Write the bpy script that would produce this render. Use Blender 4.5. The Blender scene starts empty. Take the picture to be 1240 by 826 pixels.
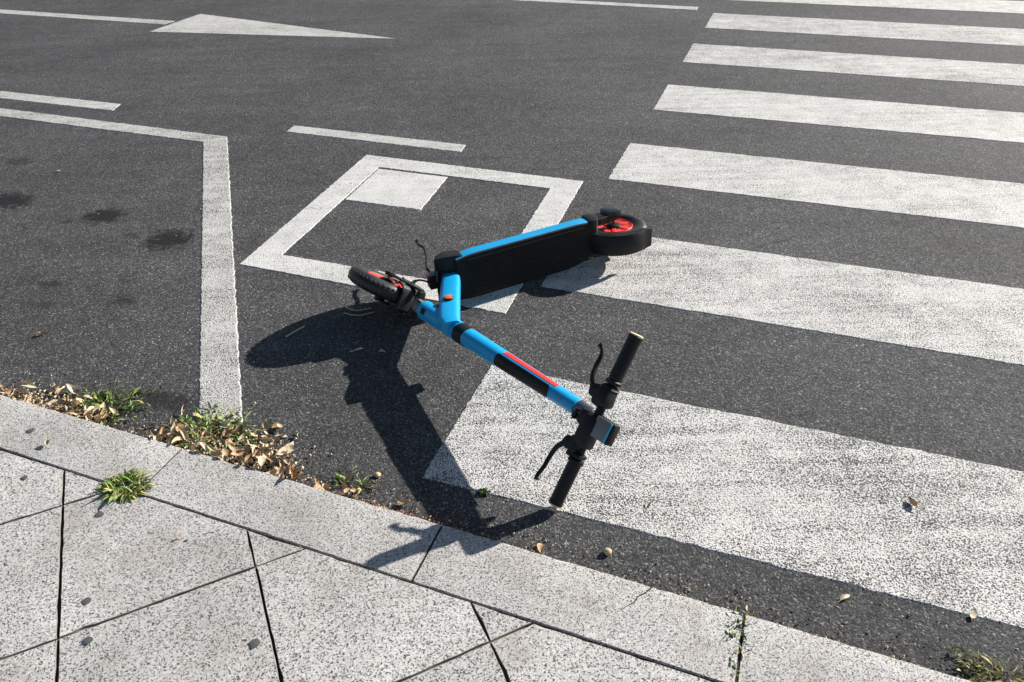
import bpy, bmesh, math, random
from mathutils import Vector, Matrix
random.seed(7)
S = bpy.context.scene
COL = S.collection

# ------------------------------------------------------------ camera
cam_d = bpy.data.cameras.new("camera")
cam = bpy.data.objects.new("camera", cam_d); COL.objects.link(cam)
cam_d.sensor_width = 36.0; cam_d.lens = 885.4 / 1240 * 36.0
cam_d.clip_start = 0.05; cam_d.clip_end = 500
cam.matrix_world = (Matrix.Translation((0, 0, 1.4))
                    @ Matrix.Rotation(math.pi / 2 - 0.62821, 4, 'X')
                    @ Matrix.Rotation(-0.02676, 4, 'Z'))
S.camera = cam

# ------------------------------------------------------------ light
SUN_EL, SUN_AZ = math.radians(25.4), math.radians(58.8)
w = bpy.data.worlds.new("World"); S.world = w; w.use_nodes = True
nt = w.node_tree; nt.nodes.clear()
sky = nt.nodes.new('ShaderNodeTexSky'); sky.sky_type = 'NISHITA'; sky.sun_disc = False
sky.sun_elevation = SUN_EL; sky.sun_rotation = SUN_AZ
sky.air_density = 1.0; sky.dust_density = 0.6; sky.ozone_density = 1.0
bg = nt.nodes.new('ShaderNodeBackground'); bg.inputs[1].default_value = 0.05
wo = nt.nodes.new('ShaderNodeOutputWorld')
nt.links.new(sky.outputs[0], bg.inputs[0]); nt.links.new(bg.outputs[0], wo.inputs[0])
sd = bpy.data.lights.new("sun", 'SUN'); sd.energy = 5.0; sd.angle = math.radians(0.5)
sd.color = (1.0, 0.95, 0.885)
so = bpy.data.objects.new("sun", sd); COL.objects.link(so)
sv = Vector((math.sin(SUN_AZ) * math.cos(SUN_EL), math.cos(SUN_AZ) * math.cos(SUN_EL), math.sin(SUN_EL)))
so.rotation_euler = sv.to_track_quat('Z', 'Y').to_euler(); so.location = sv * 20
S.view_settings.view_transform = 'Standard'; S.view_settings.look = 'None'
S.view_settings.gamma = 1.0; S.view_settings.use_curve_mapping = False
S.view_settings.exposure = 0.82

# ------------------------------------------------------------ street coordinates: s along the kerb, t across the road
A = math.radians(-20.6)
E1 = Vector((math.cos(A), math.sin(A), 0)); E2 = Vector((-math.sin(A), math.cos(A), 0))
def W(s, t, z=0.0): return E1 * s + E2 * t + Vector((0, 0, z))
KERB_Z = 0.04
def kerb_out(s): return 1.0 - 0.0185 * (s - 0.1)
def kerb_in(s): return 0.829 - 0.0185 * (s - 0.1)

# ------------------------------------------------------------ materials
class N:
    def __init__(s, name):
        s.m = bpy.data.materials.new(name); s.m.use_nodes = True; s.t = s.m.node_tree
        s.b = s.t.nodes["Principled BSDF"]
    def n(s, typ, **k):
        o = s.t.nodes.new(typ)
        for a, v in k.items():
            if a.startswith('i_'):
                key = a[2:]; key = int(key) if key.isdigit() else key.replace('_', ' ')
                s.put(o.inputs[key], v)
            else: setattr(o, a, v)
        return o
    def put(s, sock, v):
        if isinstance(v, bpy.types.NodeSocket): s.t.links.new(v, sock)
        elif isinstance(v, (tuple, list)) and len(v) == 3 and sock.type == 'RGBA': sock.default_value = (*v, 1)
        else: sock.default_value = v
    def math(s, op, a, b=0.0, c=None, clamp=False):
        o = s.t.nodes.new('ShaderNodeMath'); o.operation = op; o.use_clamp = clamp
        s.put(o.inputs[0], a); s.put(o.inputs[1], b)
        if c is not None: s.put(o.inputs[2], c)
        return o.outputs[0]
    def mix(s, f, a, b, mode='MIX'):
        o = s.t.nodes.new('ShaderNodeMix'); o.data_type = 'RGBA'; o.blend_type = mode
        s.put(o.inputs[0], f); s.put(o.inputs[6], a); s.put(o.inputs[7], b); return o.outputs[2]
    def ramp(s, f, stops, interp='LINEAR'):
        o = s.t.nodes.new('ShaderNodeValToRGB'); cr = o.color_ramp; cr.interpolation = interp
        while len(cr.elements) < len(stops): cr.elements.new(0.5)
        for e, (p, c) in zip(cr.elements, stops):
            e.position = p; e.color = (c, c, c, 1) if isinstance(c, (int, float)) else (*c, 1)
        s.put(o.inputs[0], f); return o.outputs[0]
    def noise(s, vec, scale, detail=2.0, rough=0.5, dist=0.0):
        o = s.n('ShaderNodeTexNoise'); s.put(o.inputs['Vector'], vec)
        o.inputs['Scale'].default_value = scale; o.inputs['Detail'].default_value = detail
        o.inputs['Roughness'].default_value = rough; o.inputs['Distortion'].default_value = dist
        return o.outputs['Fac']
    def vor(s, vec, scale, feature='F1', rnd=1.0):
        o = s.n('ShaderNodeTexVoronoi', feature=feature); s.put(o.inputs['Vector'], vec)
        o.inputs['Scale'].default_value = scale; o.inputs['Randomness'].default_value = rnd
        return o
    def pos(s): return s.n('ShaderNodeNewGeometry').outputs['Position']
    def bump(s, h, strength, dist, normal=None):
        o = s.n('ShaderNodeBump'); s.put(o.inputs['Height'], h)
        o.inputs['Strength'].default_value = strength; o.inputs['Distance'].default_value = dist
        if normal is not None: s.put(o.inputs['Normal'], normal)
        return o.outputs[0]
    def out(s, col, rough=0.8, normal=None, metal=0.0, spec=None):
        s.put(s.b.inputs['Base Color'], col); s.put(s.b.inputs['Roughness'], rough)
        s.put(s.b.inputs['Metallic'], metal)
        if spec is not None: s.b.inputs['Specular IOR Level'].default_value = spec
        if normal is not None: s.put(s.b.inputs['Normal'], normal)
        return s.m

def asphalt_graph(k, stains=False):
    """returns colour and height sockets of worn asphalt in world space"""
    p = k.pos()
    v = k.vor(p, 250.0); v2 = k.vor(p, 130.0)
    sep = k.n('ShaderNodeSeparateColor'); k.put(sep.inputs[0], v.outputs['Color'])
    stone = k.ramp(sep.outputs[0], [(0.0, (.020, .021, .023)), (.35, (.043, .044, .046)), (.70, (.072, .072, .073)),
                                   (.88, (.125, .122, .118)), (.97, (.20, .195, .185)), (1.0, (.36, .34, .31))])
    grit = k.noise(p, 520.0, 2.0, .6)
    col = k.mix(k.ramp(grit, [(.35, 0.0), (.60, 1.0)]), (.018, .019, .022), stone)
    col = k.mix(0.30, col, stone)
    big = k.noise(p, 1.3, 4.0, .55); mid = k.noise(p, 11.0, 4.0, .6)
    tone = k.ramp(k.math('ADD', k.math('MULTIPLY', big, .55), k.math('MULTIPLY', mid, .45)), [(.32, .82), (.50, 1.22), (.68, 1.60)])
    col = k.mix(1.0, col, tone, 'MULTIPLY')
    # hair cracks
    cw = k.noise(p, 3.0, 4.0, .6)
    cv = k.n('ShaderNodeVectorMath', operation='ADD'); k.put(cv.inputs[0], p)
    cs = k.n('ShaderNodeCombineXYZ'); k.put(cs.inputs[0], cw); k.put(cs.inputs[1], k.noise(p, 4.3, 3.0)); k.put(cv.inputs[1], cs.outputs[0])
    cr = k.vor(cv.outputs[0], .85, 'DISTANCE_TO_EDGE').outputs['Distance']
    crack = k.math('MULTIPLY', k.ramp(cr, [(.0, 1.0), (.0028, 0.0)]), k.ramp(k.noise(p, 1.1, 2.0), [(.50, 0.0), (.56, .75)]))
    col = k.mix(crack, col, (.014, .013, .012))
    # polished and dusty streaks along the direction of travel
    al = k.n('ShaderNodeMapping'); al.inputs['Rotation'].default_value = (0, 0, -A); al.inputs['Scale'].default_value = (.5, 4.0, 1); k.put(al.inputs['Vector'], p)
    stk = k.noise(al.outputs[0], 1.6, 5.0, .65)
    col = k.mix(1.0, col, k.ramp(stk, [(.30, .86), (.70, 1.16)]), 'MULTIPLY')
    h = k.math('ADD', k.math('MULTIPLY', k.math('SUBTRACT', 1.0, v2.outputs['Distance']), 0.55),
               k.math('MULTIPLY', grit, 0.75))
    h = k.math('SUBTRACT', k.math('SUBTRACT', h, k.math('MULTIPLY', v.outputs['Distance'], 0.6)), k.math('MULTIPLY', crack, .8))
    if stains:
        tot = None
        for (s, t, rs, rt, a) in stains:
            c = W(s, t)
            sub = k.n('ShaderNodeVectorMath', operation='SUBTRACT'); k.put(sub.inputs[0], p); sub.inputs[1].default_value = c
            d1 = k.n('ShaderNodeVectorMath', operation='DOT_PRODUCT'); k.put(d1.inputs[0], sub.outputs[0]); d1.inputs[1].default_value = E1 / rs
            d2 = k.n('ShaderNodeVectorMath', operation='DOT_PRODUCT'); k.put(d2.inputs[0], sub.outputs[0]); d2.inputs[1].default_value = E2 / rt
            r = k.math('SQRT', k.math('ADD', k.math('POWER', k.math('ABSOLUTE', d1.outputs['Value']), 2.0), k.math('POWER', k.math('ABSOLUTE', d2.outputs['Value']), 2.0)))
            r = k.math('ADD', r, k.math('MULTIPLY', k.math('SUBTRACT', k.noise(p, 30.0, 6.0, .7), .5), 2.4))
            f = k.math('MULTIPLY', k.ramp(r, [(.50, 1.0), (1.05, 0.0)]), a)
            tot = f if tot is None else k.math('MAXIMUM', tot, f)
        col = k.mix(tot, col, (.006, .006, .007))
    return p, col, h

def mat_asphalt():
    k = N("asphalt")
    S_ = None
    st = [(-2.26, 2.038, .125, .11, .97), (-2.693, 2.125, .11, .09, .95), (-3.239, 2.124, .15, .10, .95), (-2.093, 1.605, .06, .035, .6),
          (-2.81, 2.04, .035, .03, .5), (-2.433, 2.02, .05, .035, .5), (-2.45, 1.61, .06, .035, .6), (-1.56, 1.20, .16, .045, .72),  # last entry here: a soft dark streak along the gutter
          (-2.2, 1.72, .04, .025, .35), (-2.35, 1.50, .05, .03, .35), (-3.6, 2.5, .1, .06, .5), (-4.1, 2.0, .1, .09, .6)]
    p, col, h = asphalt_graph(k, st)
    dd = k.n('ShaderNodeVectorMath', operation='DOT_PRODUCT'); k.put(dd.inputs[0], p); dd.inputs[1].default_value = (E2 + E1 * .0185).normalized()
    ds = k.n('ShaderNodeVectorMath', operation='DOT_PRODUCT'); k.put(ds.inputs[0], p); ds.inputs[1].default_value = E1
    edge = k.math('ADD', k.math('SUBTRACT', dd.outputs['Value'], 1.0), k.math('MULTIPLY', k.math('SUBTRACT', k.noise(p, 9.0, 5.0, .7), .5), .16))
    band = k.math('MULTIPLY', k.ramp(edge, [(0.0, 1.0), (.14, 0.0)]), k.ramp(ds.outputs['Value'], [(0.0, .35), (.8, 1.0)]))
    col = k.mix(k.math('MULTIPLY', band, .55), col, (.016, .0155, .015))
    return k.out(col, k.ramp(k.noise(p, 40.0), [(.3, .78), (.7, .92)]), k.bump(h, 0.75, 0.0036), spec=.35)

def mat_paint(name, base, wear, fine=150.0, soft=.045):
    k = N(name)
    p, acol, h = asphalt_graph(k)
    a = k.math('ADD', k.math('MULTIPLY', k.noise(p, fine, 3.0, .65), .62), k.math('MULTIPLY', k.vor(p, fine * .9).outputs['Distance'], .42)); b = k.noise(p, 2.6, 4.0, .6); c = k.noise(p, 14.0, 3.0, .6)
    d = k.vor(p, 160.0).outputs['Distance']
    f = k.math('ADD', a, k.math('MULTIPLY', k.math('SUBTRACT', b, .5), .20))
    f = k.math('ADD', f, k.math('MULTIPLY', k.math('SUBTRACT', c, .5), .12))
    al2 = k.n('ShaderNodeMapping'); al2.inputs['Rotation'].default_value = (0, 0, -A); al2.inputs['Scale'].default_value = (.35, 5.0, 1); k.put(al2.inputs['Vector'], p)
    f = k.math('ADD', f, k.math('MULTIPLY', k.math('SUBTRACT', k.noise(al2.outputs[0], 4.5, 6.0, .7), .5), .30))
    scf = k.ramp(k.noise(al2.outputs[0], 7.0, 5.0, .6, .3), [(.60, 0.0), (.74, .35)])
    f = k.math('SUBTRACT', f, k.math('MULTIPLY', d, .10))
    f = k.math('ADD', f, k.math('MULTIPLY', k.math('SUBTRACT', k.n('ShaderNodeObjectInfo').outputs['Random'], .35), .05))
    m = k.ramp(f, [(wear - soft, 0.0), (wear + soft, 1.0)])
    dirt = k.ramp(k.noise(p, 7.0, 5.0, .65), [(.32, tuple(x * .84 for x in base)), (.60, base)])
    dirt = k.mix(k.ramp(k.noise(p, 420.0, 2.0), [(.4, .35), (.6, 0.0)]), dirt, (.20, .19, .17))
    dirt = k.mix(k.math('MULTIPLY', scf, k.ramp(k.noise(p, 1.7, 2.0), [(.45, 0.0), (.6, 1.0)])), dirt, (.30, .295, .285))
    col = k.mix(m, acol, dirt)
    hh = k.math('ADD', k.math('MULTIPLY', h, k.math('SUBTRACT', 1.0, k.math('MULTIPLY', m, .55))), k.math('MULTIPLY', m, .45))
    return k.out(col, .75, k.bump(hh, .7, .0036), spec=.35)

def mat_granite(name, light, warm=0.0, fine=1.0):
    k = N(name)
    p = k.pos(); oi = k.n('ShaderNodeObjectInfo')
    off = k.n('ShaderNodeVectorMath', operation='ADD'); k.put(off.inputs[0], p)
    sc = k.n('ShaderNodeVectorMath', operation='SCALE'); sc.inputs[0].default_value = (7, 3, 11); k.put(sc.inputs[3], oi.outputs['Random'])
    k.put(off.inputs[1], sc.outputs[0]); q = off.outputs[0]
    v = k.vor(q, 390.0 * fine); sep = k.n('ShaderNodeSeparateColor'); k.put(sep.inputs[0], v.outputs['Color'])
    g = [tuple(light * x for x in (1, .975, .93)), tuple(light * .80 for _ in range(3)), (.16, .16, .165), (.045, .047, .052)]
    c1 = k.ramp(sep.outputs[0], [(0, g[3]), (.07, g[3]), (.11, g[2]), (.18, g[2]), (.26, g[1]), (.62, g[0]), (.9, tuple(min(.85, x * 1.25) for x in g[0]))])
    blot = k.noise(q, 210.0 * fine, 2.0, .6)
    c1 = k.mix(k.ramp(blot, [(.57, 0.0), (.72, .34)]), c1, (.09, .09, .095))
    fn = k.noise(q, 700.0, 2.0, .6)
    c1 = k.mix(1.0, c1, k.ramp(fn, [(.3, .78), (.7, 1.16)]), 'MULTIPLY')
    lo = k.noise(q, 3.2, 4.0, .6)
    c1 = k.mix(1.0, c1, k.ramp(lo, [(.32, (.80, .79, .775)), (.66, (1.06, 1.05, 1.04))]), 'MULTIPLY')
    d = k.noise(p, 6.0, 5.0, .65)
    c1 = k.mix(k.ramp(d, [(.50, 0.0), (.76, .45)]), c1, (.24, .20, .155))
    r = k.math('ADD', .84, k.math('MULTIPLY', oi.outputs['Random'], .20))
    cc = k.n('ShaderNodeCombineXYZ')
    for i in range(3): k.put(cc.inputs[i], r)
    c1 = k.mix(1.0, c1, cc.outputs[0], 'MULTIPLY')
    h = k.math('ADD', k.math('MULTIPLY', fn, .5), k.math('MULTIPLY', k.noise(q, 190.0, 3.0, .6), .9))
    return k.out(c1, .72, k.bump(h, .45, .0010), spec=.35)

def mat_simple(name, col, rough=.5, var=.15, scale=60.0, metal=0.0, bump=0.0, spec=None, dust=0.0):
    k = N(name); p = k.pos(); n = k.noise(p, scale, 3.0, .6)
    c = k.mix(n, tuple(x * (1 - var) for x in col), tuple(min(1, x * (1 + var)) for x in col))
    if dust: c = k.mix(k.ramp(k.noise(p, 25.0, 5.0, .7), [(.45, 0.0), (.75, dust)]), c, (.28, .25, .21))
    nr = k.bump(k.noise(p, scale * 4, 2.0), bump, .001) if bump else None
    return k.out(c, k.ramp(k.noise(p, scale * .7, 3.0), [(.3, max(.05, rough - .08)), (.7, min(1, rough + .10))]), nr, metal, spec)

M = {}
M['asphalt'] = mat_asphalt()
M['zebra'] = mat_paint("worn_zebra_paint", (.76, .745, .715), .425, 250.0, .050)
M['line'] = mat_paint("road_line_paint", (.64, .63, .60), .405, 230.0, .04)
M['line_new'] = mat_paint("newer_line_paint", (.76, .75, .72), .345, 240.0, .04)
M['granite'] = mat_granite("granite_slab", .60)
M['kerbstone'] = mat_granite("granite_kerb", .58, fine=1.25)
M['mortar'] = mat_simple("joint_mortar", (.036, .027, .020), .95, .5, 90.0, bump=.8)
M['soiled'] = mat_simple("soiled_slab_edge", (.22, .20, .17), .9, .4, 120.0, bump=.4)
M['sand'] = mat_simple("sandy_joint", (.20, .165, .12), .95, .5, 120.0, bump=.8)
M['blue'] = mat_simple("blue_paint", (.0015, .33, .66), .36, .04, 30.0, spec=.4, dust=.02)
def mat_blue():
    k = N("scuffed_blue_paint"); p = k.pos(); n = k.noise(p, 30.0, 3.0)
    c = k.mix(n, (.0015, .30, .62), (.002, .35, .70))
    st = k.n('ShaderNodeMapping'); st.inputs['Scale'].default_value = (30, 220, 90); st.inputs['Rotation'].default_value = (.3, .2, .9); k.put(st.inputs['Vector'], p)
    sc = k.math('MULTIPLY', k.ramp(k.noise(st.outputs[0], 1.0, 3.0, .6), [(.64, 0.0), (.70, 1.0)]), k.ramp(k.noise(p, 16.0, 3.0), [(.50, 0.0), (.62, .55)]))
    c = k.mix(sc, c, (.20, .30, .36))
    c = k.mix(k.ramp(k.noise(p, 240.0, 3.0, .7), [(.64, 0.0), (.72, .35)]), c, (.16, .17, .17))
    return k.out(c, k.math('ADD', .30, k.math('MULTIPLY', k.noise(p, 60.0, 3.0), .25)), k.bump(k.noise(p, 400.0, 2.0), .04, .001), spec=.45)
M['blue'] = mat_blue()
M['black'] = mat_simple("black_plastic", (.0065, .007, .008), .50, .2, 50.0, bump=.05, spec=.32, dust=.02)
M['gloss'] = mat_simple("glossy_dark_plastic", (.018, .020, .022), .30, .2, 40.0, spec=.45, dust=.06)
M['rubber'] = mat_simple("tyre_rubber", (.013, .014, .015), .42, .25, 80.0, bump=.12, spec=.45, dust=.06)
M['dusty'] = mat_simple('dusty_grey_plastic', (.045, .047, .050), .33, .3, 90.0, bump=.1, spec=.6, dust=.45)
M['mat'] = mat_simple("deck_grip", (.012, .0122, .013), .80, .3, 300.0, bump=.5, spec=.25, dust=.03)
M['red'] = mat_simple("red_rim", (.78, .045, .03), .35, .08, 40.0)
M['redtape'] = mat_simple("red_strip", (.75, .03, .02), .4, .05, 40.0)
M['orange'] = mat_simple("orange_reflector", (.85, .16, .03), .2, .15, 300.0)
M['metal'] = mat_simple("grey_metal", (.22, .22, .23), .35, .2, 60.0, metal=.9)
M['grey'] = mat_simple("grey_plastic", (.16, .165, .17), .35, .1, 60.0)
M['cyan'] = mat_simple("cyan_stripe", (.02, .55, .85), .3, .05, 60.0)
M['foam'] = mat_simple("tan_grip_end", (.72, .56, .38), .8, .15, 200.0)
def mat_leaf(name, a, b, rough=.75):
    k = N(name); p = k.pos(); oi = k.n('ShaderNodeObjectInfo')
    c = k.mix(oi.outputs['Random'], a, b)
    c = k.mix(1.0, c, k.ramp(k.noise(p, 130.0, 4.0, .6), [(.3, .6), (.7, 1.15)]), 'MULTIPLY')
    m = k.out(c, rough); return m
M['leaf'] = mat_leaf("dry_leaf", (.62, .47, .29), (.36, .20, .10))
M['leafpale'] = mat_leaf("pale_dry_leaf", (.72, .62, .44), (.50, .38, .24))
M['green'] = mat_leaf("green_blade", (.15, .27, .04), (.23, .34, .07), .55)
M['yellow'] = mat_leaf("straw_blade", (.42, .40, .14), (.55, .46, .24), .7)
M['darkgreen'] = mat_leaf("dark_weed", (.045, .09, .018), (.07, .13, .03), .6)
M['gum'] = mat_simple("old_gum", (.085, .087, .092), .8, .3, 200.0, bump=.5)
M['brick'] = mat_simple("red_crumb", (.42, .10, .05), .85, .4, 150.0, bump=.5)
M['twig'] = mat_simple("bleached_twig", (.55, .48, .36), .8, .3, 200.0)
M['pebble'] = mat_simple("tan_pebble", (.50, .38, .24), .8, .3, 150.0, bump=.4)

# ------------------------------------------------------------ helpers
def mesh_of(bm, name, mats, smooth=None):
    me = bpy.data.meshes.new(name)
    bmesh.ops.recalc_face_normals(bm, faces=bm.faces[:])
    bm.to_mesh(me); bm.free()
    for m in (mats if isinstance(mats, list) else [mats]): me.materials.append(m)
    if smooth is not None:
        for p in me.polygons: p.use_smooth = True
        me.set_sharp_from_angle(angle=math.radians(smooth))
    return me
def obj(name, me, parent=None, loc=(0, 0, 0)):
    o = bpy.data.objects.new(name, me); COL.objects.link(o); o.location = loc
    if parent: o.parent = parent
    return o
def tag(o, label=None, cat=None, group=None, kind=None):
    if label: o['label'] = label
    if cat: o['category'] = cat
    if group: o['group'] = group
    if kind: o['kind'] = kind
    return o

def prism(bm, poly, z0, z1, ch=0.0):
    """poly: list of 2-D Vectors, CCW; top at z1 with a small chamfer"""
    n = len(poly)
    c = sum((Vector(p) for p in poly), Vector((0, 0))) / n
    def ring(z, inset):
        vs = []
        for i in range(n):
            a, b, d = Vector(poly[i - 1]), Vector(poly[i]), Vector(poly[(i + 1) % n])
            e0 = (b - a).normalized(); e1 = (d - b).normalized()
            n0 = Vector((-e0.y, e0.x)); n1 = Vector((-e1.y, e1.x))
            den = max(.25, 1 + n0.dot(n1))
            q = b + (n0 + n1) * (inset / den)
            vs.append(bm.verts.new((q.x, q.y, z)))
        return vs
    r0 = ring(z0, 0); r1 = ring(z1 - ch, 0); r2 = ring(z1, ch) if ch else r1
    def sk(a, b, mi):
        for i in range(n): bm.faces.new((a[i], a[(i + 1) % n], b[(i + 1) % n], b[i])).material_index = mi
    sk(r0, r1, 1)
    if ch: sk(r1, r2, 1)
    bm.faces.new(r2)

# ------------------------------------------------------------ the road and its markings
bm = bmesh.new()
R = 90.0
def sheet(bm, pts):
    return bm.faces.new([bm.verts.new(p) for p in pts])
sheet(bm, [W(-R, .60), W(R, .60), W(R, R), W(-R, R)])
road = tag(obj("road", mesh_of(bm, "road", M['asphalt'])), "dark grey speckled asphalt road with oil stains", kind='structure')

def marking(name, pts, mat, z=0.0026, jit=0.0014, step=0.010, label=None):
    """irregular painted sheet with a real thickness, outline in street coordinates"""
    rnd = random.Random(str(pts)); out = []
    n = len(pts)
    for i in range(n):
        a, b = Vector(pts[i]), Vector(pts[(i + 1) % n]); L = (b - a).length
        st_ = max(step, L / 260); m = max(1, int(L / st_)); nn = Vector((-(b - a).y, (b - a).x)).normalized()
        for j in range(m):
            o = 0 if j == 0 else rnd.gauss(0, jit)
            out.append(a + (b - a) * (j / m) + nn * o)
    bm = bmesh.new()
    top = [bm.verts.new(W(p.x, p.y, z)) for p in out]; cen_ = sum(out, Vector((0, 0))) / len(out); bot = [bm.verts.new(W(p.x + (.003 if p.x > cen_.x else -.003), p.y + (.004 if p.y > cen_.y else -.004), .0002)) for p in out]
    f = bm.faces.new(top)
    for i in range(len(out)): bm.faces.new((bot[i], bot[(i + 1) % len(out)], top[(i + 1) % len(out)], top[i]))
    bmesh.ops.triangulate(bm, faces=[f])
    o = obj(name, mesh_of(bm, name, mat), road)
    if label: o['label'] = label
    return o
XR = 6.5
for i, (l, t0, t1) in enumerate([(-.694, 1.166, 1.66), (-.690, 2.155, 2.638), (-.683, 3.150, 3.618), (-.667, 4.16, 4.645),
                                 (-.662, 5.165, 5.655), (-.645, 6.15, 6.665), (-.65, 7.21, 7.70), (-.65, 8.22, 8.72), (-.65, 9.22, 9.72)]):
    marking("zebra_stripe", [(l, t0), (XR, t0 + .012 * (XR - l) * .6), (XR, t1 + .01 * (XR - l) * .6), (l, t1)], M['zebra'])
def edge_pts(a, b, rnd, jit, m):
    a, b = Vector(a), Vector(b); nn = Vector((-(b - a).y, (b - a).x)).normalized()
    return [a + (b - a) * (j / m) + nn * (0 if j == 0 else rnd.gauss(0, jit)) for j in range(m)]
outer = [(-1.849, 1.953), (-.755, 1.947), (-.790, 3.088), (-1.919, 3.084)]
inner = [(-1.737, 2.066), (-.873, 2.070), (-.909, 2.968), (-1.786, 2.964)]
rnd = random.Random(4); ro, ri = [], []
for i in range(4):
    ro += edge_pts(outer[i], outer[(i + 1) % 4], rnd, .0012, 90); ri += edge_pts(inner[i], inner[(i + 1) % 4], rnd, .0012, 90)
bm = bmesh.new(); vo = [bm.verts.new(W(p.x, p.y, .0026)) for p in ro]; vi = [bm.verts.new(W(p.x, p.y, .0026)) for p in ri]
co = Vector((-1.33, 2.52)); vo2 = [bm.verts.new(W(*(p + (p - co) * .004), .0002)) for p in ro]; vi2 = [bm.verts.new(W(*(p - (p - co) * .005), .0002)) for p in ri]
for i in range(360):
    j = (i + 1) % 360
    bm.faces.new((vo[i], vo[j], vi[j], vi[i])); bm.faces.new((vo2[i], vo2[j], vo[j], vo[i])); bm.faces.new((vi[i], vi[j], vi2[j], vi2[i]))
obj("box_outline", mesh_of(bm, "box_outline", M['line_new']), road)
marking("painted_square", [(-1.752, 2.588), (-1.386, 2.596), (-1.415, 2.947), (-1.774, 2.942)], M['line_new'], jit=.001)
rnd = random.Random(9); ro, ri = [], []
Lo = [(-1.225, 1.12), (-2.784, 3.097), (-8.5, 3.125)]; Li = [(-1.352, 1.10), (-2.852, 2.995), (-8.5, 3.0)]
for i in range(2):
    ro += edge_pts(Lo[i], Lo[i + 1], rnd, .0015, 220); ri += edge_pts(Li[i], Li[i + 1], rnd, .0015, 220)
bm = bmesh.new(); vo = [bm.verts.new(W(p.x, p.y, .0026)) for p in ro]; vi = [bm.verts.new(W(p.x, p.y, .0026)) for p in ri]
vo2 = [bm.verts.new(W(p.x + .003, p.y + .003, .0002)) for p in ro]; vi2 = [bm.verts.new(W(p.x - .003, p.y - .003, .0002)) for p in ri]
for i in range(len(ro) - 1):
    j = i + 1
    bm.faces.new((vo[i], vo[j], vi[j], vi[i])); bm.faces.new((vo2[i], vo2[j], vo[j], vo[i])); bm.faces.new((vi[i], vi[j], vi2[j], vi2[i]))
obj("parking_line", mesh_of(bm, "parking_line", M['line']), road)['label'] = "white parking bay line with a slanting arm down to the kerb"
marking("dashed_line", [(-4.9, 3.252), (-3.73, 3.268), (-3.779, 3.376), (-4.9, 3.366)], M['line'])
marking("dashed_line", [(-2.508, 3.258), (-1.476, 3.260), (-1.491, 3.352), (-2.523, 3.353)], M['line'])
marking("dashed_line", [(-7.4, 3.25), (-6.2, 3.26), (-6.24, 3.37), (-7.44, 3.36)], M['line'])
marking("painted_arrow", [(-4.933, 4.925), (-2.849, 5.235), (-4.952, 5.575)], M['line'], label="white painted triangle of a road arrow head")
marking("painted_arrow", [(-9.0, 5.12), (-5.0, 5.165), (-4.99, 5.290), (-9.0, 5.24)], M['line'], label="white painted shaft of a road arrow")
marking("lane_line", [(-5.2, 6.78), (-.80, 6.75), (-.80, 6.865), (-5.2, 6.895)], M['line'], label="thin white lane line at the far side")

# ------------------------------------------------------------ the kerb
kerb = tag(obj("kerb", None), "row of speckled granite kerbstones", kind='structure')
def kerb_stone(s0, s1, seed):
    rnd = random.Random(seed); g = .0031; s0 += g; s1 -= g
    n = max(8, int((s1 - s0) / .022)); bm = bmesh.new(); prev = None
    dz = rnd.uniform(-.0012, .0012)
    for i in range(n + 1):
        s = s0 + (s1 - s0) * i / n
        if i in (0, n): e = .0035
        else: e = 0
        a, b = kerb_out(s), kerb_in(s) + .0015
        c1 = abs(rnd.gauss(0, .0013)); c2 = abs(rnd.gauss(0, .0008)); z = KERB_Z + dz
        prof = [(a, -.10), (a + .0005 - c1 * .4, z - .009 - c1), (a - .0035 - c1, z - .0015), (a - .011 - c1, z - e * .3),
                ((a + b) / 2, z - e * .3), (b + .0018 + c2, z - e * .3), (b, z - .002 - c2), (b, -.10)]
        ring = [bm.verts.new(W(s, t, q)) for t, q in prof]
        if prev:
            for j in range(len(ring) - 1): bm.faces.new((prev[j], ring[j], ring[j + 1], prev[j + 1]))
        else: bm.faces.new(ring)
        prev = ring
    bm.faces.new(prev)
    return obj("kerbstone", mesh_of(bm, "kerbstone", M['kerbstone'], 40), kerb)
joints = [-1.335, -.567, .125, .84, 1.56]
while joints[0] > -9: joints.insert(0, joints[0] - .735)
while joints[-1] < 8: joints.append(joints[-1] + .72)
for i in range(len(joints) - 1): kerb_stone(joints[i], joints[i + 1], i)
bm = bmesh.new()
for j_ in joints:
    if abs(j_) > 5: continue
    a_, b_ = kerb_out(j_) - .005, kerb_in(j_) + .002
    bm.faces.new([bm.verts.new(W(j_ - .0042, b_, KERB_Z - .0035)), bm.verts.new(W(j_ + .0042, b_, KERB_Z - .0035)), bm.verts.new(W(j_ + .0042, a_, KERB_Z - .0035)), bm.verts.new(W(j_ - .0042, a_, KERB_Z - .0035))])
tag(obj("joint_mortar", mesh_of(bm, "joint_mortar", M['mortar']), kerb), kind='stuff')
# short crack in one kerbstone
bm = bmesh.new(); rnd = random.Random(3); L_, R_ = [], []
for i in range(9):
    f = i / 8; s = -.066 - .05 * f + rnd.uniform(-.003, .003); t = kerb_out(s) - .007 - .072 * f
    hw = .0013 * (1.15 - f) + rnd.uniform(0, .0006)
    L_.append(bm.verts.new(W(s - hw, t, KERB_Z + .0018))); R_.append(bm.verts.new(W(s + hw, t, KERB_Z + .0018)))
for i in range(8): bm.faces.new((L_[i], R_[i], R_[i + 1], L_[i + 1]))
obj("crack", mesh_of(bm, "crack", M['mortar']), kerb)['label'] = "short dark crack across a kerbstone"

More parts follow.
